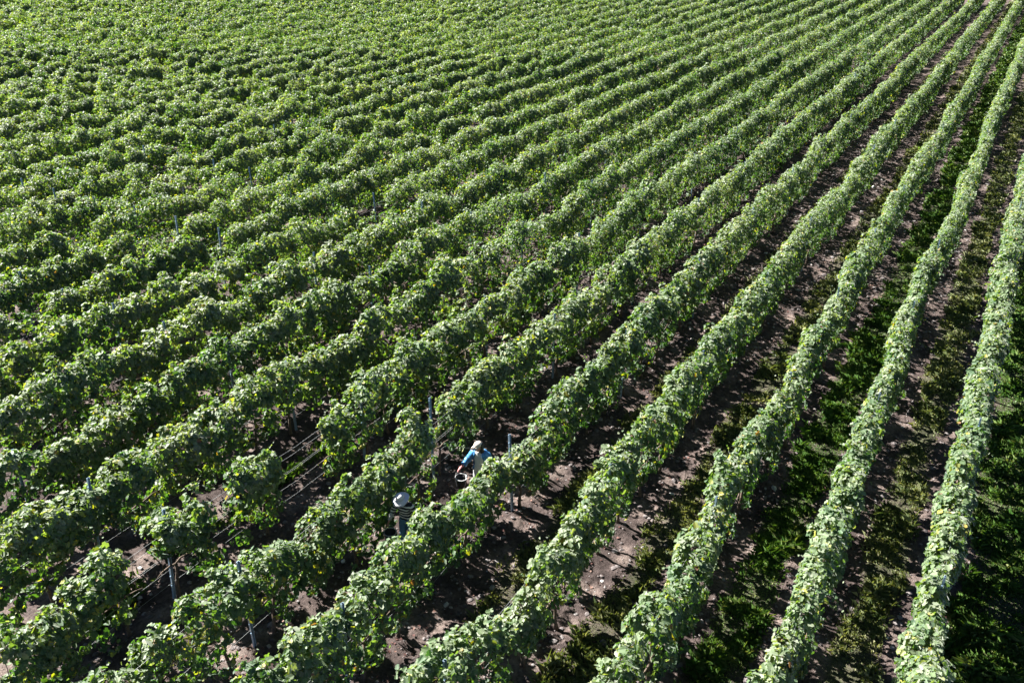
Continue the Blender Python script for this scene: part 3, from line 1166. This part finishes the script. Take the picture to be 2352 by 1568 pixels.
def blue_picker():
    rz = math.radians(-22)
    root = add_obj('person', None, loc=(-.70, 17.19, 0.0), rotz=rz)
    J, E = limb_joints({'l': ((-.300, -.02, 1.03), (-.395, -.19, .90)), 'r': ((.290, .02, 1.02), (.270, -.14, .85))})
    p, r = J['nape']
    J['nape'] = ((p[0] - .01, p[1] - .01, p[2]), r)
    body, src, R = body_object(J, E, (-.015, -.095, 1.49), math.radians(-38), math.radians(14), root)
    al, ar = arm_pick(J, 'l', .8), arm_pick(J, 'r', .85)
    torso = lambda p: abs(p.x) < .20 and p.z < 1.345
    garment('shirt', src, lambda p, n: torso(p) and p.z > .80, .014, WHITE_COT, root)
    garment('trousers', src, lambda p, n: .10 < p.z < .97 and abs(p.x) < .22, .010, GREY_COT, root)
    garment('jacket', src, lambda p, n: (torso(p) and p.z > .84 and not (n.y < -.15 and abs(p.x) < .085 + .10 * max(0, 1.05 - p.z))) or al(p) or ar(p),
            .030, JACKET, root, .008, .006)
    shoes(root, src)
    # pink glove on the hand that holds the bucket
    hl = Vector(J['hal'][0])
    wl, el = Vector(J['wrl'][0]), Vector(J['ell'][0])
    ax = (wl - el).normalized()
    garment('glove', src, lambda p, n: p.x < -.2 and (p - wl).dot(ax) > -.05 and (p - hl).length < .2, .003, PINK, root, .002, 0)
    # peaked cap
    bm = bmesh.new()
    lathe(bm, [(0, .092), (.040, .088), (.070, .070), (.086, .038), (.090, .0), (.086, .0), (.082, .036), (.066, .064), (.038, .082), (0, .086)], 40)
    bmesh.ops.remove_doubles(bm, verts=bm.verts, dist=1e-5)
    for v in bm.verts:
        v.co.y *= 1.14
    cap = add_obj('cap', bm_mesh('cap', bm, HATB), root)
    bm = bmesh.new()
    top, bot = [], []
    for j in range(5):
        q = j / 4
        rowt, rowb = [], []
        for i in range(13):
            a = math.radians(-180 + 15 + i * 150 / 12)
            x = math.cos(a) * .088
            y = math.sin(a) * .098 - q * .105 * max(0, math.sin(-a)) ** .6
            z = .004 - .022 * q - .020 * (x / .088) ** 2 * q
            rowt.append(bm.verts.new((x, y, z + .003)))
            rowb.append(bm.verts.new((x, y, z - .002)))
        top.append(rowt)
        bot.append(rowb)
    for j in range(4):
        for i in range(12):
            bm.faces.new((top[j][i], top[j][i + 1], top[j + 1][i + 1], top[j + 1][i]))
            bm.faces.new((bot[j][i], bot[j + 1][i], bot[j + 1][i + 1], bot[j][i + 1]))
    for i in range(12):
        bm.faces.new((top[4][i], top[4][i + 1], bot[4][i + 1], bot[4][i]))
    add_obj('peak', bm_mesh('peak', bm, HATB), cap)
    cap.matrix_basis = R @ Matrix.Translation((0, .008, .040)) @ Matrix.Rotation(math.radians(-3), 4, 'X')
    # long dark hair falling behind the shoulder
    bm = bmesh.new()
    rings = []
    for j in range(12):
        q = j / 11
        ring = []
        for i in range(16):
            a = 2 * math.pi * i / 16
            wx = .086 * (1 + .25 * math.sin(q * 3)) * (1 - .35 * q ** 3)
            wy = .080 * (1 - .45 * q)
            ring.append(bm.verts.new((math.cos(a) * wx * (1 + .07 * math.sin(5 * a + 9 * q)), math.sin(a) * wy + .045 + .03 * q, .075 - .36 * q + (0 if j else .01))))
        rings.append(ring)
    for r0, r1 in zip(rings, rings[1:]):
        for i in range(16):
            bm.faces.new((r0[i], r0[(i + 1) % 16], r1[(i + 1) % 16], r1[i]))
    bm.faces.new(rings[0])
    bm.faces.new(list(reversed(rings[-1])))
    h = add_obj('hair', bm_mesh('hair', bm, HAIR), root)
    h.matrix_basis = R @ Matrix.Rotation(math.radians(-10), 4, 'X')
    tag(root, 'grape picker in open blue jacket, pale trousers and beige cap over long dark hair', 'person')
    c, s = math.cos(rz), math.sin(rz)
    hx, hy, hz = J['hal'][0]
    make_bucket('black bucket with pale rim held by the picker in blue jacket', 'buckets carried by the pickers',
                (-.70 + c * hx - s * hy, 17.19 + s * hx + c * hy, hz - .065 - .435), rz + .4, (0.06, 0.05))


striped_picker()
blue_picker()


# ------------------------------------------------------------------ light, sky, camera
SUN_AZ, SUN_EL = math.radians(151.0), math.radians(38.0)
sd = Vector((math.cos(SUN_AZ) * math.cos(SUN_EL), math.sin(SUN_AZ) * math.cos(SUN_EL), math.sin(SUN_EL)))
L = bpy.data.lights.new('sun', 'SUN')
L.energy = 5.0
L.angle = math.radians(0.53)
L.color = (1.0, 0.97, 0.91)
so = bpy.data.objects.new('sun', L)
COL.objects.link(so)
so.rotation_euler = sd.to_track_quat('Z', 'Y').to_euler()
so.location = sd * 60

w = bpy.data.worlds.new('World')
sc.world = w
w.use_nodes = True
nt = w.node_tree
bg = nt.nodes['Background']
sky = nt.nodes.new('ShaderNodeTexSky')
sky.sky_type = 'NISHITA'
sky.sun_disc = False
sky.sun_elevation = SUN_EL
sky.sun_rotation = math.radians(90) - SUN_AZ
nt.links.new(sky.outputs[0], bg.inputs[0])
sky.altitude = 1500
sky.air_density = 0.3
sky.dust_density = 0.1
bg.inputs[1].default_value = 0.05

cam = bpy.data.cameras.new('camera')
cam.sensor_width = 36
cam.lens = FPX / WPX * 36
cam.clip_end = 4000
co = bpy.data.objects.new('camera', cam)
COL.objects.link(co)
co.location = (0, 0, CAM_H)
co.matrix_world = Matrix.Translation((0, 0, CAM_H)) @ Matrix.Rotation(math.pi / 2 - PITCH, 4, 'X') @ Matrix.Rotation(-ROLL, 4, 'Z')
sc.camera = co
sc.view_settings.view_transform = 'Standard'
sc.view_settings.look = 'None'
sc.view_settings.exposure = 2.5
sc.view_settings.gamma = 1
sc.cycles.max_bounces = 4
sc.cycles.diffuse_bounces = 1
sc.cycles.transmission_bounces = 3
sc.cycles.transparent_max_bounces = 4
